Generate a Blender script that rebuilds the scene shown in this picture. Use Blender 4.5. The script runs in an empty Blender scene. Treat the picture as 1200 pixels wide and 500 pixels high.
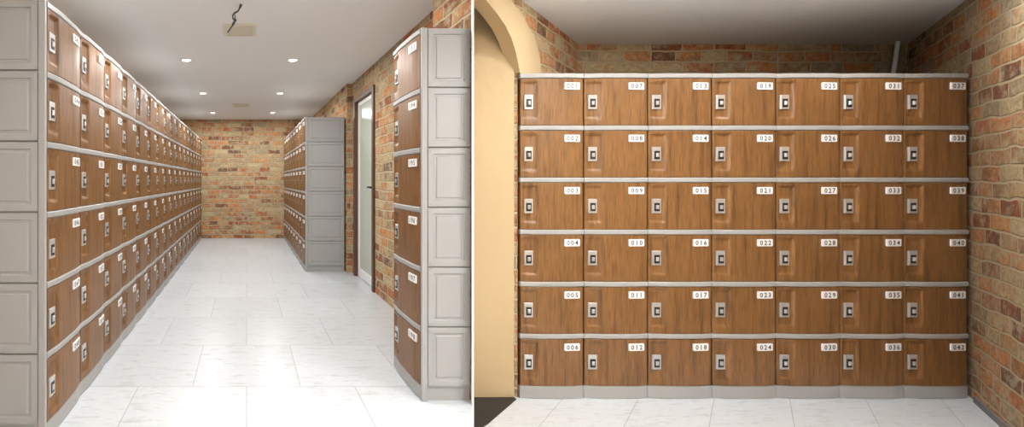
import bpy, math, random
from mathutils import Vector, Matrix
random.seed(7)
scene = bpy.context.scene
try:
    scene.view_settings.view_transform = 'Standard'
except Exception:
    pass
H = 1.145      # camera height
F = 506.0      # focal in px
LOW = -0.155   # sunken bay floor level

# ------------------------------------------------------------ materials
def srgb(r, g, b):
    f = lambda c: (c/255/12.92) if c/255 <= 0.04045 else ((c/255+0.055)/1.055)**2.4
    return (f(r), f(g), f(b), 1)

def new_mat(name, col, rough=0.5, metal=0.0, spec=0.5):
    m = bpy.data.materials.new(name); m.use_nodes = True
    b = m.node_tree.nodes['Principled BSDF']
    b.inputs['Base Color'].default_value = col
    b.inputs['Roughness'].default_value = rough
    b.inputs['Metallic'].default_value = metal
    b.inputs['Specular IOR Level'].default_value = spec
    return m

def N(m, t, **kw):
    n = m.node_tree.nodes.new(t)
    for k, v in kw.items():
        setattr(n, k, v)
    return n
def L(m, a, b): m.node_tree.links.new(a, b)

def ramp(m, stops, interp='LINEAR'):
    r = N(m, 'ShaderNodeValToRGB'); cr = r.color_ramp; cr.interpolation = interp
    while len(cr.elements) < len(stops): cr.elements.new(0.5)
    for e, (p, c) in zip(cr.elements, stops):
        e.position = p; e.color = c
    return r

def mix(m, fac, a, b, mode='MIX'):
    n = N(m, 'ShaderNodeMix', data_type='RGBA', blend_type=mode)
    for sock, v in ((n.inputs[0], fac), (n.inputs[6], a), (n.inputs[7], b)):
        if hasattr(v, 'is_linked'): L(m, v, sock)
        else: sock.default_value = v
    return n.outputs[2]

def noise(m, vec, scale, detail=4, rough=0.6):
    n = N(m, 'ShaderNodeTexNoise'); n.inputs['Scale'].default_value = scale
    n.inputs['Detail'].default_value = detail; n.inputs['Roughness'].default_value = rough
    L(m, vec, n.inputs['Vector']); return n.outputs['Fac']

def painted(name, col, rough, bump=0.0, scale=40, var=0.06):
    m = new_mat(name, col, rough)
    b = m.node_tree.nodes['Principled BSDF']
    tc = N(m, 'ShaderNodeTexCoord')
    n1 = noise(m, tc.outputs['Object'], scale)
    n2 = noise(m, tc.outputs['Object'], scale*0.08)
    dark = tuple(c*(1-var*2) for c in col[:3])+(1,)
    L(m, mix(m, n2, dark, col), b.inputs['Base Color'])
    if bump:
        bp = N(m, 'ShaderNodeBump'); bp.inputs['Strength'].default_value = bump
        bp.inputs['Distance'].default_value = 0.01
        L(m, n1, bp.inputs['Height']); L(m, bp.outputs[0], b.inputs['Normal'])
    return m

def brick_mat(name, stops, mortar, bw=0.26, rh=0.088):
    m = new_mat(name, (0.5, 0.3, 0.2, 1), 0.85, spec=0.3)
    b = m.node_tree.nodes['Principled BSDF']
    uv = N(m, 'ShaderNodeUVMap')
    nn = N(m, 'ShaderNodeTexNoise'); nn.inputs['Scale'].default_value = 4.5
    nn.inputs['Detail'].default_value = 6
    L(m, uv.outputs[0], nn.inputs['Vector'])
    sub = N(m, 'ShaderNodeVectorMath', operation='SUBTRACT'); sub.inputs[1].default_value = (.5, .5, .5)
    L(m, nn.outputs['Color'], sub.inputs[0])
    sc = N(m, 'ShaderNodeVectorMath', operation='SCALE'); sc.inputs['Scale'].default_value = 0.05
    L(m, sub.outputs[0], sc.inputs[0])
    ad = N(m, 'ShaderNodeVectorMath', operation='ADD')
    L(m, uv.outputs[0], ad.inputs[0]); L(m, sc.outputs[0], ad.inputs[1])
    bt = N(m, 'ShaderNodeTexBrick'); bt.offset = 0.5; bt.squash = 0.8; bt.squash_frequency = 3
    bt.inputs['Color1'].default_value = (0, 0, 0, 1); bt.inputs['Color2'].default_value = (1, 1, 1, 1)
    bt.inputs['Mortar'].default_value = (0.5, 0.5, 0.5, 1)
    bt.inputs['Scale'].default_value = 1.0
    bt.inputs['Mortar Size'].default_value = 0.009
    bt.inputs['Mortar Smooth'].default_value = 0.55
    bt.inputs['Bias'].default_value = 0.0
    bt.inputs['Brick Width'].default_value = bw; bt.inputs['Row Height'].default_value = rh
    L(m, ad.outputs[0], bt.inputs['Vector'])
    blot = noise(m, uv.outputs[0], 6.5, 6, 0.7)
    md = N(m, 'ShaderNodeMath', operation='MULTIPLY_ADD'); L(m, blot, md.inputs[0]); md.inputs[1].default_value = 0.35
    md.inputs[2].default_value = -0.175
    sm0 = N(m, 'ShaderNodeMath', operation='ADD'); L(m, bt.outputs['Color'], sm0.inputs[0]); L(m, md.outputs[0], sm0.inputs[1])
    rp = ramp(m, stops, 'LINEAR')
    L(m, sm0.outputs[0], rp.inputs[0])
    fine = noise(m, uv.outputs[0], 30, 9, 0.75)
    big = noise(m, uv.outputs[0], 11, 7, 0.7)
    fr = ramp(m, [(0.36, (.52, .48, .44, 1)), (0.58, (1.08, 1.08, 1.08, 1))]); L(m, fine, fr.inputs[0])
    c = mix(m, 0.85, rp.outputs[0], fr.outputs[0], 'MULTIPLY')
    sm = ramp(m, [(0.49, (0, 0, 0, 1)), (0.62, (.85, .85, .85, 1))]); L(m, big, sm.inputs[0])
    c = mix(m, sm.outputs[0], c, tuple(x*0.9 for x in mortar[:3])+(1,))
    c = mix(m, bt.outputs['Fac'], c, mortar)
    L(m, c, b.inputs['Base Color'])
    inv = N(m, 'ShaderNodeMath', operation='MULTIPLY_ADD')
    L(m, bt.outputs['Fac'], inv.inputs[0]); inv.inputs[1].default_value = -1.0
    L(m, fine, inv.inputs[2])
    bp = N(m, 'ShaderNodeBump'); bp.inputs['Strength'].default_value = 0.9
    bp.inputs['Distance'].default_value = 0.014
    L(m, inv.outputs[0], bp.inputs['Height']); L(m, bp.outputs[0], b.inputs['Normal'])
    return m

stops = [(0.0, srgb(122, 98, 80)), (0.10, srgb(168, 98, 62)), (0.20, srgb(196, 174, 132)), (0.32, srgb(212, 140, 86)),
         (0.42, srgb(178, 162, 130)), (0.50, srgb(188, 112, 70)), (0.60, srgb(208, 188, 146)), (0.68, srgb(188, 168, 130)),
         (0.76, srgb(146, 100, 74)), (0.84, srgb(214, 156, 102)), (0.94, srgb(170, 154, 124))]
M_BRICK = brick_mat('reclaimed_brick', stops, srgb(202, 186, 152))

def tile_mat(name, w, h):
    m = new_mat(name, srgb(225, 224, 220), 0.3)
    b = m.node_tree.nodes['Principled BSDF']
    uv = N(m, 'ShaderNodeUVMap')
    bt = N(m, 'ShaderNodeTexBrick'); bt.offset = 0.5
    bt.inputs['Color1'].default_value = srgb(208, 213, 217)
    bt.inputs['Color2'].default_value = srgb(198, 203, 207)
    bt.inputs['Mortar'].default_value = srgb(152, 154, 155)
    bt.inputs['Scale'].default_value = 1.0
    bt.inputs['Mortar Size'].default_value = 0.002
    bt.inputs['Mortar Smooth'].default_value = 0.2
    bt.inputs['Brick Width'].default_value = w; bt.inputs['Row Height'].default_value = h
    L(m, uv.outputs[0], bt.inputs['Vector'])
    mp = N(m, 'ShaderNodeMapping'); mp.inputs['Scale'].default_value = (2.2, 9, 1)
    L(m, uv.outputs[0], mp.inputs[0])
    n = noise(m, mp.outputs[0], 3.0, 9, 0.75)
    r = ramp(m, [(0.36, (.76, .75, .73, 1)), (0.50, (1, 1, 1, 1)), (0.68, (.85, .85, .85, 1))]); L(m, n, r.inputs[0])
    L(m, mix(m, 1.0, bt.outputs['Color'], r.outputs[0], 'MULTIPLY'), b.inputs['Base Color'])
    bp = N(m, 'ShaderNodeBump'); bp.inputs['Strength'].default_value = 0.3; bp.invert = True
    bp.inputs['Distance'].default_value = 0.002
    L(m, bt.outputs['Fac'], bp.inputs['Height']); L(m, bp.outputs[0], b.inputs['Normal'])
    return m
M_TILE = tile_mat('stone_floor_tile', 0.6, 0.6)
M_TILE2 = tile_mat('stone_floor_tile_bay', 0.45, 0.9)

def wood_mat():
    m = new_mat('walnut_laminate', (0.3, 0.15, 0.05, 1), 0.4)
    b = m.node_tree.nodes['Principled BSDF']
    uv = N(m, 'ShaderNodeUVMap')
    mp = N(m, 'ShaderNodeMapping'); mp.inputs['Scale'].default_value = (17, 0.9, 1)
    L(m, uv.outputs[0], mp.inputs[0])
    n1 = noise(m, mp.outputs[0], 2.0, 5, 0.6)
    mp2 = N(m, 'ShaderNodeMapping'); mp2.inputs['Scale'].default_value = (170, 5, 1)
    L(m, uv.outputs[0], mp2.inputs[0])
    n2 = noise(m, mp2.outputs[0], 2.0, 3, 0.55)
    r1 = ramp(m, [(0.30, srgb(92, 62, 33)), (0.44, srgb(122, 85, 47)), (0.56, srgb(137, 97, 56)), (0.70, srgb(108, 73, 40))])
    L(m, n1, r1.inputs[0])
    r2 = ramp(m, [(0.38, (.52, .49, .46, 1)), (0.58, (1, 1, 1, 1))]); L(m, n2, r2.inputs[0])
    L(m, mix(m, 0.8, r1.outputs[0], r2.outputs[0], 'MULTIPLY'), b.inputs['Base Color'])
    return m
M_WOOD = wood_mat()
M_GREY = painted('grey_abs_plastic', srgb(162, 161, 159), 0.42, var=0.02)
M_PANEL = painted('grey_side_panel', srgb(168, 168, 167), 0.45, var=0.02)
M_METAL = new_mat('brushed_steel', srgb(205, 205, 205), 0.32, 0.6)
M_BLACK = new_mat('black_plastic', srgb(26, 26, 26), 0.45)
M_TAG = new_mat('white_tag', srgb(244, 244, 244), 0.4)
M_INK = new_mat('tag_ink', srgb(12, 12, 16), 0.6)
M_GAP = new_mat('shadow_gap', srgb(26, 22, 19), 0.8)
M_CEIL = painted('ceiling_paint', srgb(236, 236, 236), 0.85, var=0.01)
M_PLASTER = painted('cream_plaster', srgb(198, 174, 134), 0.85, bump=0.35, scale=14, var=0.12)
M_WHITE = painted('white_trim_paint', srgb(242, 242, 240), 0.5, var=0.01)
M_DARKFLOOR = painted('dark_stone', srgb(34, 34, 34), 0.5, var=0.1)
M_FRAME = painted('brown_door_frame', srgb(96, 66, 48), 0.4, var=0.08)
M_GLASS = painted('frosted_glass', srgb(200, 206, 192), 0.2, var=0.03)
M_VENT = painted('vent_cream', srgb(224, 218, 198), 0.5, var=0.02)
M_SKIRT = painted('grey_skirting', srgb(120, 118, 116), 0.6, var=0.05)
def glow(name, s):
    m = bpy.data.materials.new(name); m.use_nodes = True
    bb = m.node_tree.nodes['Principled BSDF']
    bb.inputs['Emission Color'].default_value = (1, 0.97, 0.92, 1); bb.inputs['Emission Strength'].default_value = s
    return m
M_GLOW = glow('lamp_glow', 12)
M_FILL = glow('fill_lamp_glow', 9)  # glow of the added fill lamps

# ------------------------------------------------------------ mesh helper
class MB:
    def __init__(s): s.v = []; s.f = []; s.m = []; s.uv = []; s.sm = []
    def add(s, verts, faces, mi=0, uv=None, smooth=False):
        o = len(s.v); s.v += [tuple(v) for v in verts]
        for f in faces:
            s.f.append([i+o for i in f]); s.m.append(mi); s.sm.append(smooth)
            s.uv.append([uv[i] for i in f] if uv else None)
    def build(s, name, mats, parent=None, uvshear=0.0):
        me = bpy.data.meshes.new(name); me.from_pydata(s.v, [], s.f)
        for m in mats: me.materials.append(m)
        ul = me.uv_layers.new(name='UVMap')
        me.update()
        for p, mi, u, sm in zip(me.polygons, s.m, s.uv, s.sm):
            p.material_index = mi; p.use_smooth = sm
            n = p.normal
            for k, li in enumerate(p.loop_indices):
                if u: ul.data[li].uv = u[k]; continue
                co = me.vertices[me.loops[li].vertex_index].co
                if abs(n.z) > 0.7: ul.data[li].uv = (co.x-uvshear*co.y, co.y)
                else:
                    t = Vector((-n.y, n.x, 0)).normalized() if n.xy.length > 1e-6 else Vector((1, 0, 0))
                    ul.data[li].uv = (co.dot(t)+0.37, co.z+0.01)
        ob = bpy.data.objects.new(name, me); scene.collection.objects.link(ob)
        if parent: ob.parent = parent
        return ob
    def prism(s, pts, z0, z1, mi=0):
        n = len(pts)
        area = sum(pts[i][0]*pts[(i+1) % n][1]-pts[(i+1) % n][0]*pts[i][1] for i in range(n))
        if area < 0: pts = pts[::-1]
        vs = [(x, y, z0) for x, y in pts]+[(x, y, z1) for x, y in pts]
        fs = [list(range(n))[::-1], list(range(n, 2*n))]+[[i, (i+1) % n, (i+1) % n+n, i+n] for i in range(n)]
        s.add(vs, fs, mi)
    def box(s, x0, x1, y0, y1, z0, z1, mi=0):
        s.prism([(x0, y0), (x1, y0), (x1, y1), (x0, y1)], z0, z1, mi)
    def tbox(s, T, a0, a1, b0, b1, c0, c1, mi=0, ch=0.0):
        vs = [T(a0, b0, c0), T(a1, b0, c0), T(a1, b0, c1), T(a0, b0, c1),
              T(a0, b1-ch, c0), T(a1, b1-ch, c0), T(a1, b1-ch, c1), T(a0, b1-ch, c1),
              T(a0+ch, b1, c0+ch), T(a1-ch, b1, c0+ch), T(a1-ch, b1, c1-ch), T(a0+ch, b1, c1-ch)]
        fs = [[0, 1, 2, 3]]
        for o in (0, 4):
            for i in range(4):
                j = (i+1) % 4; fs.append([o+i, o+j, o+4+j, o+4+i])
        fs.append([8, 9, 10, 11])
        s.add(vs, fs, mi)
    def cyl(s, c, axis, r, h, n=24, mi=0, smooth=False, r2=None):
        axis = Vector(axis).normalized(); q = axis.to_track_quat('Z', 'Y'); c = Vector(c)
        r2 = r if r2 is None else r2
        vs = [c+q @ Vector((r*math.cos(2*math.pi*i/n), r*math.sin(2*math.pi*i/n), 0)) for i in range(n)]
        vs += [c+q @ Vector((r2*math.cos(2*math.pi*i/n), r2*math.sin(2*math.pi*i/n), h)) for i in range(n)]
        s.add(vs, [list(range(n))[::-1], list(range(n, 2*n))], mi)
        s.add(vs, [[i, (i+1) % n, (i+1) % n+n, i+n] for i in range(n)], mi, smooth=smooth)

def empty(name, loc=(0, 0, 0)):
    e = bpy.data.objects.new(name, None); scene.collection.objects.link(e)
    return e

DIG = {}
for d in '0123456789':
    cu = bpy.data.curves.new('t', 'FONT'); cu.body = d; cu.size = 1.0; cu.resolution_u = 2
    cu.align_x = 'CENTER'; cu.align_y = 'CENTER'; cu.offset = 0.018
    ob = bpy.data.objects.new('t', cu); scene.collection.objects.link(ob)
    dg = bpy.context.evaluated_depsgraph_get(); me = ob.evaluated_get(dg).to_mesh()
    vs = [v.co.copy() for v in me.vertices]
    cx = (min(v.x for v in vs)+max(v.x for v in vs))/2; cy = (min(v.y for v in vs)+max(v.y for v in vs))/2
    hh = max(v.y for v in vs)-min(v.y for v in vs)
    DIG[d] = ([((v.x-cx)/hh, (v.y-cy)/hh) for v in vs], [list(p.vertices) for p in me.polygons])
    ob.evaluated_get(dg).to_mesh_clear()
    bpy.data.objects.remove(ob); bpy.data.curves.remove(cu)

# ------------------------------------------------------------ lockers
CW, RH, BASE, D = 0.382, 0.31, 0.075, 0.5
def ss(a, b, x):
    t = min(max((x-a)/(b-a), 0), 1); return t*t*(3-2*t)
def B(u):
    u = min(max(u, 0), 1)
    return 0.004+0.009*ss(0.02, 0.32, u)-0.008*ss(0.80, 1.0, u)
US = [0, .006, .04, .08, .12, .16, .2, .225, .245, .256, .268, .28, .31, .35, .4, .48, .56, .64, .72, .8, .88, .94, .994, 1]
VS = [0, .008, .06, .12, .15, .17, .19, .21, .24, .45, .6, .75, .86, .90, .92, .94, .992, 1]
GAP = 0.0052

def locker_bank(org, r, n, ncol, start, ends, depth=D, shear=0.0, cw=CW):
    org = Vector(org); r = Vector(r); n = Vector(n)
    root = empty('locker_bank')
    doors, frames, locks, tags, panels = MB(), MB(), MB(), MB(), MB()
    def T(u, w, z): return org+r*u+n*w+Vector((0, 0, z))
    W = ncol*cw
    def body(z0, z1, w0, w1, a0, a1, mi):
        vs = []
        for z in (z0, z1):
            for a, w in ((a0, w1), (a1, w1), (a1, w0), (a0, w0)):
                vs.append(T(a-shear*w, w, z))
        frames.add(vs, [[0, 1, 2, 3], [7, 6, 5, 4], [0, 4, 5, 1], [1, 5, 6, 2], [2, 6, 7, 3], [3, 7, 4, 0]], mi)
    body(0.0, BASE+6*RH, -depth, -0.012, 0, W, 0)
    NB = [i/16 for i in range(17)]
    for c in range(ncol):
        u0 = c*cw
        bands = [(0.0, BASE, 0.0)]+[(BASE+(k+1)*RH-0.028, BASE+(k+1)*RH, 0.004) for k in range(6)]
        for z0, z1, ex in bands:
            vs = []
            for t in NB:
                uu = u0+0.002+t*(cw-0.004)
                w = B(t)+ex
                for (zz, ww) in ((z0, -0.012), (z0, w-0.004), (z0+0.004, w), (z1-0.004, w), (z1, w-0.004), (z1, -0.012)):
                    vs.append(T(uu, ww, zz))
            fs = []
            for i in range(16):
                for k in range(5):
                    a = i*6+k; fs.append([a, a+6, a+7, a+1])
            fs.append([0, 1, 2, 3, 4, 5]); e = 16*6; fs.append([e+5, e+4, e+3, e+2, e+1, e])
            frames.add(vs, fs, 0, smooth=False)
        for (s0, s1) in ((u0, u0+0.008), (u0+cw-0.008, u0+cw)):
            frames.tbox(T, s0, s1, -0.0115, -0.009, BASE, BASE+6*RH-0.030, 1)
        for k in range(6):
            z0 = BASE+k*RH+0.002; z1 = BASE+(k+1)*RH-0.0305
            ou, ov = random.random()*50, random.random()*50
            vs, uv = [], []
            for v in VS:
                for u in US:
                    edge = 0.0015 if (u in (0, 1) or v in (0, 1)) else 0
                    rec = (1-ss(.245, .268, u+0.08*max(0, .35-v)))*ss(.15, .20, v+0.10*u)*(1-ss(.90, .94, v))*ss(0.0, .10, u)
                    w = B(u)+0.001-edge-0.009*rec
                    a = u0+GAP+u*(cw-2*GAP); z = z0+v*(z1-z0)
                    vs.append(T(a, w, z)); uv.append((u*cw+ou, v*.28+ov))
            nu = len(US); nv = len(VS)
            fi, fe = [], []
            for j in range(nv-1):
                for i in range(nu-1):
                    q = [j*nu+i, j*nu+i+1, (j+1)*nu+i+1, (j+1)*nu+i]
                    (fe if (i in (0, nu-2) or j in (0, nv-2)) else fi).append(q)
            doors.add(vs, fi, 0, uv, True)
            doors.add(vs, fe, 0, uv, False)
            rim = [i for i in range(nu)]+[j*nu+nu-1 for j in range(1, nv)]+[(nv-1)*nu+i for i in range(nu-2, -1, -1)]+[j*nu for j in range(nv-2, 0, -1)]
            rv = [vs[i] for i in rim]; m = len(rv)
            back = []
            for p in rv:
                q = Vector(p)-org; back.append(Vector(p)-n*(q.dot(n)+0.012))
            doors.add(rv+back, [[i, i+m, (i+1) % m+m, (i+1) % m] for i in range(m)], 0, [(ou, ov)]*(2*m))
            lc = u0+0.14*cw; lz = z0+0.50*(z1-z0)
            locks.tbox(T, lc-.026, lc+.026, -.012, .007, lz-.043, lz+.043, 0, ch=.002)
            locks.tbox(T, lc-.016, lc+.016, .005, .0082, lz-.031, lz+.019, 1)
            locks.tbox(T, lc-.008, lc+.008, .008, .016, lz-.018, lz+.006, 0, ch=.004)
            num = '%03d' % (start+c*6+(5-k))
            tc, tz, tw, th = u0+0.80*cw, z0+0.835*(z1-z0), .047, .021
            wl, wr = B((tc-tw-u0)/cw)+.003, B((tc+tw-u0)/cw)+.003
            wl = max(wl, B(.8)+.002)
            def TT(a, z, off):
                return T(tc+a, wl+(wr-wl)*(a+tw)/(2*tw)+off+.002, tz+z)
            c_ = .003
            out = [(-tw+c_, -th), (tw-c_, -th), (tw, -th+c_), (tw, th-c_), (tw-c_, th), (-tw+c_, th), (-tw, th-c_), (-tw, -th+c_)]
            vs = [TT(a, z, -.006) for a, z in out]+[TT(a, z, .002) for a, z in out]
            tags.add(vs, [list(range(8, 16))]+[[i, (i+1) % 8, (i+1) % 8+8, i+8] for i in range(8)], 0)
            for i, ch in enumerate(num):
                dv, df = DIG[ch]; s_ = .028
                tags.add([TT((i-1)*.026+x*s_, y*s_, .0028) for x, y in dv], df, 1)
    for e in ends:
        a = 0.0 if e == 0 else W
        dr = -r if e == 0 else r
        def P(b, o, z): return org+r*a+dr*o+n*b+Vector((0, 0, z))
        panels.tbox(P, -depth, -.004, -0.001, .002, 0.0, BASE+6*RH, 0)
        for k in range(6):
            z0 = BASE+k*RH+.0025; z1 = BASE+(k+1)*RH-.0025
            b0, b1 = -depth+.002, -.028
            rings = [(0, .003), (.002, .014), (.030, .014), (.034, .008), (.044, .008), (.048, .012)]
            vs = []
            for ins, o in rings:
                for bb_, zz in ((b0+ins, z0+ins), (b1-ins, z0+ins), (b1-ins, z1-ins), (b0+ins, z1-ins)):
                    vs.append(P(bb_, o, zz))
            fs = []
            for q in range(len(rings)-1):
                for i in range(4):
                    j = (i+1) % 4; fs.append([q*4+i, q*4+j, q*4+4+j, q*4+4+i])
            q = (len(rings)-1)*4; fs.append([q, q+1, q+2, q+3])
            panels.add(vs, fs, 0)
            for zz in (z0+.015, z1-.015):
                for bb_ in (b1-.016, b0+.016):
                    panels.cyl(P(bb_, .014, zz), dr, .005, .003, 10, 0)
        panels.tbox(P, -.026, .004, 0, .016, 0.0, BASE+6*RH, 0, ch=.002)
    doors.build('doors', [M_WOOD], root)
    frames.build('rails_and_body', [M_GREY, M_GAP], root)
    locks.build('locks', [M_METAL, M_BLACK], root)
    tags.build('number_tags', [M_TAG, M_INK], root)
    if ends: panels.build('side_panels', [M_PANEL], root)
    return root

YB = 8.52
locker_bank((-0.888+.004, 1.90, 0), (0, 1, 0), (1, 0, 0), 17, 43, [0], depth=0.49)
locker_bank((0.739+.002, 5.42+8*CW, 0), (0, -1, 0), (-1, 0, 0), 8, 145, [1], depth=0.485)
locker_bank((0.911+.000, 2.25+CW+.03, 0), (0, -1, 0), (-1, 0, 0), 1, 193, [1], depth=0.251, cw=CW+.03)
ZB = 2.57
locker_bank((1.628, ZB+.01, LOW), (1, 0, 0), (0, -1, 0), 7, 1, [], depth=0.46, shear=1.17)

# ------------------------------------------------------------ room shell
CL, CR = 2.34, 2.245
def shell(name, polys, mat, uvshear=0.0):
    b = MB()
    for pts, z0, z1 in polys: b.prism(pts, z0, z1)
    return b.build(name, [mat], uvshear=uvshear)
apex = (1.152, 2.2)
shell('floor', [([(-1.42, -2), (.62, -2), (.943, 1.8), apex, (1.36, 2.62), (1.36, YB), (-1.42, YB)], LOW-.06, 0.0)], M_TILE)
shell('floor_bay', [([(.62, -2), (2.9, -2), (2.9, 1.3), (5.5, 3.5), (1.37, 3.5), (1.37, 2.62), apex, (.943, 1.8)], LOW-.06, LOW)], M_TILE2, 1.17)
shell('ceiling', [([(-1.42, -2), (1.15, -2), (1.15, 2.2), (1.36, 2.62), (1.36, YB), (-1.42, YB)], CL, CL+.08)], M_CEIL)
shell('ceiling_bay', [([(1.151, -2), (2.9, -2), (2.9, 1.3), (5.5, 3.6), (1.36, 3.6), (1.36, 2.61), (1.151, 2.2)], CR, CR+.175)], M_CEIL)
shell('wall_left', [([(-1.42, -2), (-1.42, YB), (-1.52, YB), (-1.52, -2)], -.06, CL+.08)], M_BRICK)
shell('wall_back', [([(-1.52, YB), (1.5, YB), (1.5, YB+.1), (-1.52, YB+.1)], -.06, CL+.08)], M_BRICK)
DY0, DY1, DZ = 4.40, 5.22, 2.12
WX = 1.31
shell('wall_right', [
    ([(1.245, 5.36), (1.245, YB), (1.44, YB), (1.44, 5.36)], 0, CL),
    ([(WX, 5.22), (WX, 5.36), (1.44, 5.36), (1.44, 5.22)], 0, CL),
    ([(WX, 2.70), (WX, DY0), (1.44, DY0), (1.44, 2.70)], 0, CL),
    ([(WX, DY0), (WX, DY1), (1.44, DY1), (1.44, DY0)], DZ, CL)], M_BRICK)
shell('wall_partition', [([(1.1485, 2.206), (1.1565, 2.206), (1.352, 2.579), (1.352, 2.70), (1.166, 2.70), (1.166, 2.236)], LOW-.06, CL)], M_BRICK)
shell('border_strip_1', [([(1.1475, 2.196), (1.1565, 2.196), (1.1575, 2.206), (1.1475, 2.206)], LOW, CL)], M_WHITE)  # white strip standing for the border line between the two views
shell('wall_bay_front', [([(1.353, 2.582), (1.6, 2.582), (1.6, 2.62), (1.353, 2.62)], LOW, CR)], M_PLASTER)
def BL(y): return 1.60+1.172*(y-2.57)
def BR(y): return 4.318+1.12*(y-2.57)
YR = 3.5
shell('wall_bay_left', [([(BL(2.59), 2.59), (BL(YR), YR), (BL(YR)-.2, YR), (BL(2.59)-.2, 2.70)], LOW, CR)], M_BRICK)
shell('wall_bay_back', [([(BL(YR)-.2, YR), (5.6, YR), (5.6, YR+.1), (BL(YR)-.2, YR+.1)], LOW-.06, CR+.1)], M_BRICK)
shell('wall_bay_right', [([(BR(1.35), 1.35), (BR(YR), YR), (BR(YR)+.15, YR), (BR(1.35)+.15, 1.35)], LOW-.06, CR+.1)], M_BRICK)
shell('wall_side', [([(BR(1.35), 1.35), (BR(1.35)+.15, 1.35), (BR(1.35)+.15, -2), (BR(1.35), -2)], LOW-.06, CL+.08)], M_PLASTER)
shell('wall_front', [([(-1.52, -2), (3.1, -2), (3.1, -2.1), (-1.52, -2.1)], LOW-.06, CL+.08)], M_PLASTER)
shell('baseboard_right', [([(BR(1.36)-.001, 1.36), (BR(2.53)-.001, 2.53), (BR(2.53)-.016, 2.53), (BR(1.36)-.016, 1.36)], LOW, LOW+.035)], M_SKIRT)
shell('threshold_stone', [([(1.160, 2.215), (1.285, 2.30), (1.60, 2.56), (1.60, 2.581), (1.356, 2.581)], LOW+.0005, LOW+.004)], M_DARKFLOOR)

def onplane(y): return 1.24*(y-2.57)+1.626
inner = [(2.23, 1.0), (2.275, .95), (2.36, .915), (2.437, .872), (2.49, .82), (2.530, .755), (2.555, .69), (2.571, .64)]
outer = [(2.80, .64), (2.800, .70), (2.785, .79), (2.74, .875), (2.66, .95), (2.56, 1.01), (2.476, 1.04), (2.40, 1.10), (2.23, 1.10)]
poly = inner+outer
b = MB(); n = len(poly)
fr = [(onplane(y), y, z+H) for y, z in poly]
bk = [(onplane(y)-.045, y+.055, z+H) for y, z in poly]
b.add(fr+bk, [list(range(n)), list(range(n, 2*n))[::-1]]+[[i, (i+1) % n, (i+1) % n+n, i+n] for i in range(n)])
b.build('trim_arch', [M_PLASTER])

# ------------------------------------------------------------ door in the corridor
root = empty('door_1')
b = MB()
x0, x1 = WX-.02, WX+.09
b.box(x0, x1, DY0, DY0+.06, 0, DZ); b.box(x0, x1, DY1-.06, DY1, 0, DZ); b.box(x0, x1, DY0+.06, DY1-.06, DZ-.05, DZ)
b.build('frame', [M_FRAME], root)
b = MB()
y0, y1 = DY0+.065, DY1-.065
X0, X1 = WX+.02, WX+.055
for (a0, a1, c0, c1) in ((y0, y0+.05, .01, DZ-.055), (y1-.05, y1, .01, DZ-.055), (y0+.05, y1-.05, .01, .11), (y0+.05, y1-.05, DZ-.10, DZ-.055)):
    b.box(X0, X1, a0, a1, c0, c1)
b.build('leaf_frame', [M_WHITE], root)
b = MB(); b.box(X0+.008, X1-.008, y0+.05, y1-.05, .11, DZ-.10); b.build('frosted_pane', [M_GLASS], root)
b = MB()
b.box(X0-.006, X0, y0+.012, y0+.038, .93, 1.15)
b.cyl((X0-.006, y0+.025, 1.07), (-1, 0, 0), .009, .035, 12)
b.box(X0-.05, X0-.036, y0+.018, y0+.13, 1.06, 1.08)
b.build('handle', [M_BLACK], root)

# ------------------------------------------------------------ ceiling fittings
WARM = (1, .99, .975)
def area(name, loc, rot, sx, sy, e, shape, parent):
    ld = bpy.data.lights.new(name, 'AREA'); ld.shape = shape; ld.size = sx
    if shape == 'RECTANGLE': ld.size_y = sy
    ld.energy = e; ld.color = WARM
    lo = bpy.data.objects.new(name, ld); lo.location = loc; lo.rotation_euler = rot
    scene.collection.objects.link(lo); lo.parent = parent
def downlight(x, y, z, e):
    root = empty('ceiling_downlight')
    b = MB(); n = 32
    prof = [(.060, 0), (.060, -.004), (.056, -.008), (.044, -.008), (.040, -.002)]
    vs = [(x+r*math.cos(2*math.pi*i/n), y+r*math.sin(2*math.pi*i/n), z+h) for r, h in prof for i in range(n)]
    b.add(vs, [[q*n+i, q*n+(i+1) % n, (q+1)*n+(i+1) % n, (q+1)*n+i] for q in range(len(prof)-1) for i in range(n)], 0, None, True)
    b.build('trim_ring', [M_WHITE], root)
    b = MB(); b.cyl((x, y, z-.003), (0, 0, 1), .041, .002, 32); b.build('lens', [M_GLOW], root)
    area('lamp', (x, y, z-.012), (0, 0, 0), .08, 0, e, 'DISK', root)
for y in (-.66, .99, 2.64, 4.29, 5.93, 7.65):
    for x in (-.60, .46):
        downlight(x, y, CL, 14 if y > 2 else 6)
for x, y in ((1.9, 2.15), (2.7, 2.05), (3.45, 2.15)):
    downlight(x, y, CR, 7)

def fill_lamp(x, y, z, ln, up, dn, ztop):
    """added out-of-view strip lamp, fill light up and down"""
    root = empty('added_fill_lamp')
    b = MB(); b.box(x-ln/2, x+ln/2, y-.035, y+.035, z-.025, z+.025)
    b.build('housing', [M_WHITE], root)
    b = MB(); b.box(x-ln/2+.01, x+ln/2-.01, y-.03, y+.03, z-.029, z-.0255); b.box(x-ln/2+.01, x+ln/2-.01, y-.03, y+.03, z+.0255, z+.029)
    b.build('diffusers', [M_FILL], root)
    b = MB()
    for dx in (-ln/2+.1, ln/2-.1): b.cyl((x+dx, y, z+.029), (0, 0, 1), .002, ztop-z-.029, 8)
    b.build('suspension_wires', [M_METAL], root)
    area('fill_light_down', (x, y, z-.032), (0, 0, 0), ln, .06, dn, 'RECTANGLE', root)
    area('fill_light_up', (x, y, z+.032), (math.pi, 0, 0), ln, .06, up, 'RECTANGLE', root)
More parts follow.
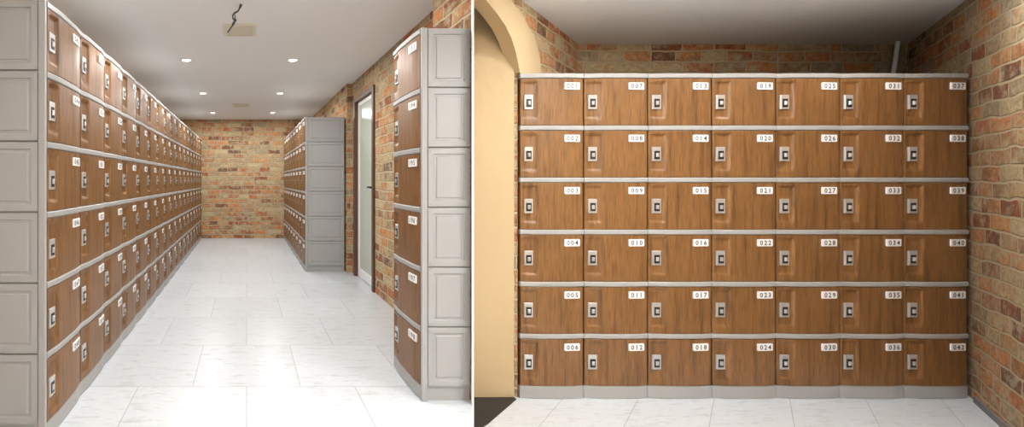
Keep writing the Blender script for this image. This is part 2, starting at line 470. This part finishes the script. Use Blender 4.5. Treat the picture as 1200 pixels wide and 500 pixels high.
fill_lamp(2.05, 1.05, 1.92, 1.2, 62, 31, CR)  # fill lamp added above the view to brighten the bay
fill_lamp(0.0, -.6, 1.95, 1.2, 40, 16, CL)  # second added fill lamp, behind the camera

def vent(x, y, z, s):
    root = empty('ceiling_vent')
    b = MB(); h = s/2
    for (a0, a1, c0, c1) in ((-h, h, -h, -h+.025), (-h, h, h-.025, h), (-h, -h+.025, -h+.025, h-.025), (h-.025, h, -h+.025, h-.025)):
        b.box(x+a0, x+a1, y+c0, y+c1, z-.012, z)
    k = -h+.035
    while k < h-.03:
        b.box(x-h+.025, x+h-.025, y+k, y+k+.015, z-.010, z-.002); k += .02
    b.build('grille', [M_VENT], root)
    b = MB(); b.box(x-h+.02, x+h-.02, y-h+.02, y+h-.02, z-.002, z-.0005); b.build('duct_shade_plate', [M_GAP], root)  # thin dark plate, the shade inside the duct put into its colour
vent(-.055, 3.43, CL, .26)
vent(-.09, 6.87, CL, .26)

def tube(name, pts, r, mat, parent=None):
    cu = bpy.data.curves.new(name, 'CURVE'); cu.dimensions = '3D'; cu.bevel_depth = r; cu.bevel_resolution = 3
    sp = cu.splines.new('NURBS'); sp.points.add(len(pts)-1); sp.order_u = 3; sp.use_endpoint_u = True
    for p, q in zip(sp.points, pts): p.co = (*q, 1)
    cu.resolution_u = 10
    cu.materials.append(mat)
    o = bpy.data.objects.new(name, cu); scene.collection.objects.link(o)
    dg = bpy.context.evaluated_depsgraph_get(); me = bpy.data.meshes.new_from_object(o.evaluated_get(dg))
    bpy.data.objects.remove(o)
    ob = bpy.data.objects.new(name, me); scene.collection.objects.link(ob); ob.parent = parent
    return ob
root = empty('hanging_cable')
CY = 2.93
tube('cable', [(-.041, CY, CL), (-.045, CY, 2.322), (-.055, CY, 2.29), (-.098, CY-.02, 2.262), (-.088, CY, 2.228), (-.07, CY+.02, 2.245), (-.082, CY, 2.21), (-.105, CY, 2.182), (-.128, CY, 2.147)], .005, M_BLACK, root)
tube('cable_strand', [(-.030, CY+.01, CL), (-.052, CY+.02, 2.30), (-.093, CY, 2.28), (-.07, CY, 2.25), (-.099, CY, 2.20)], .0035, M_BLACK, root)
root = empty('conduit_pipe')
tube('pipe', [(5.16, 3.42, CR-.002), (5.15, 3.42, CR-.06), (5.09, 3.39, CR-.2), (5.00, 3.36, LOW+.0+1.95)], .012, M_WHITE, root)

# ------------------------------------------------------------ world + camera
w = bpy.data.worlds.new('World'); scene.world = w; w.use_nodes = True
w.node_tree.nodes['Background'].inputs[0].default_value = (.8, .85, .9, 1)
w.node_tree.nodes['Background'].inputs[1].default_value = .3
cd = bpy.data.cameras.new('Camera'); cam = bpy.data.objects.new('Camera', cd); scene.collection.objects.link(cam)
cam.location = (0, 0, H); cam.rotation_euler = (math.pi/2, 0, 0)
cd.sensor_width = 36; cd.lens = 36*F/1200
cd.shift_x = (600-289)/1200; cd.shift_y = -(250-211)/1200
cd.clip_start = .02
scene.camera = cam
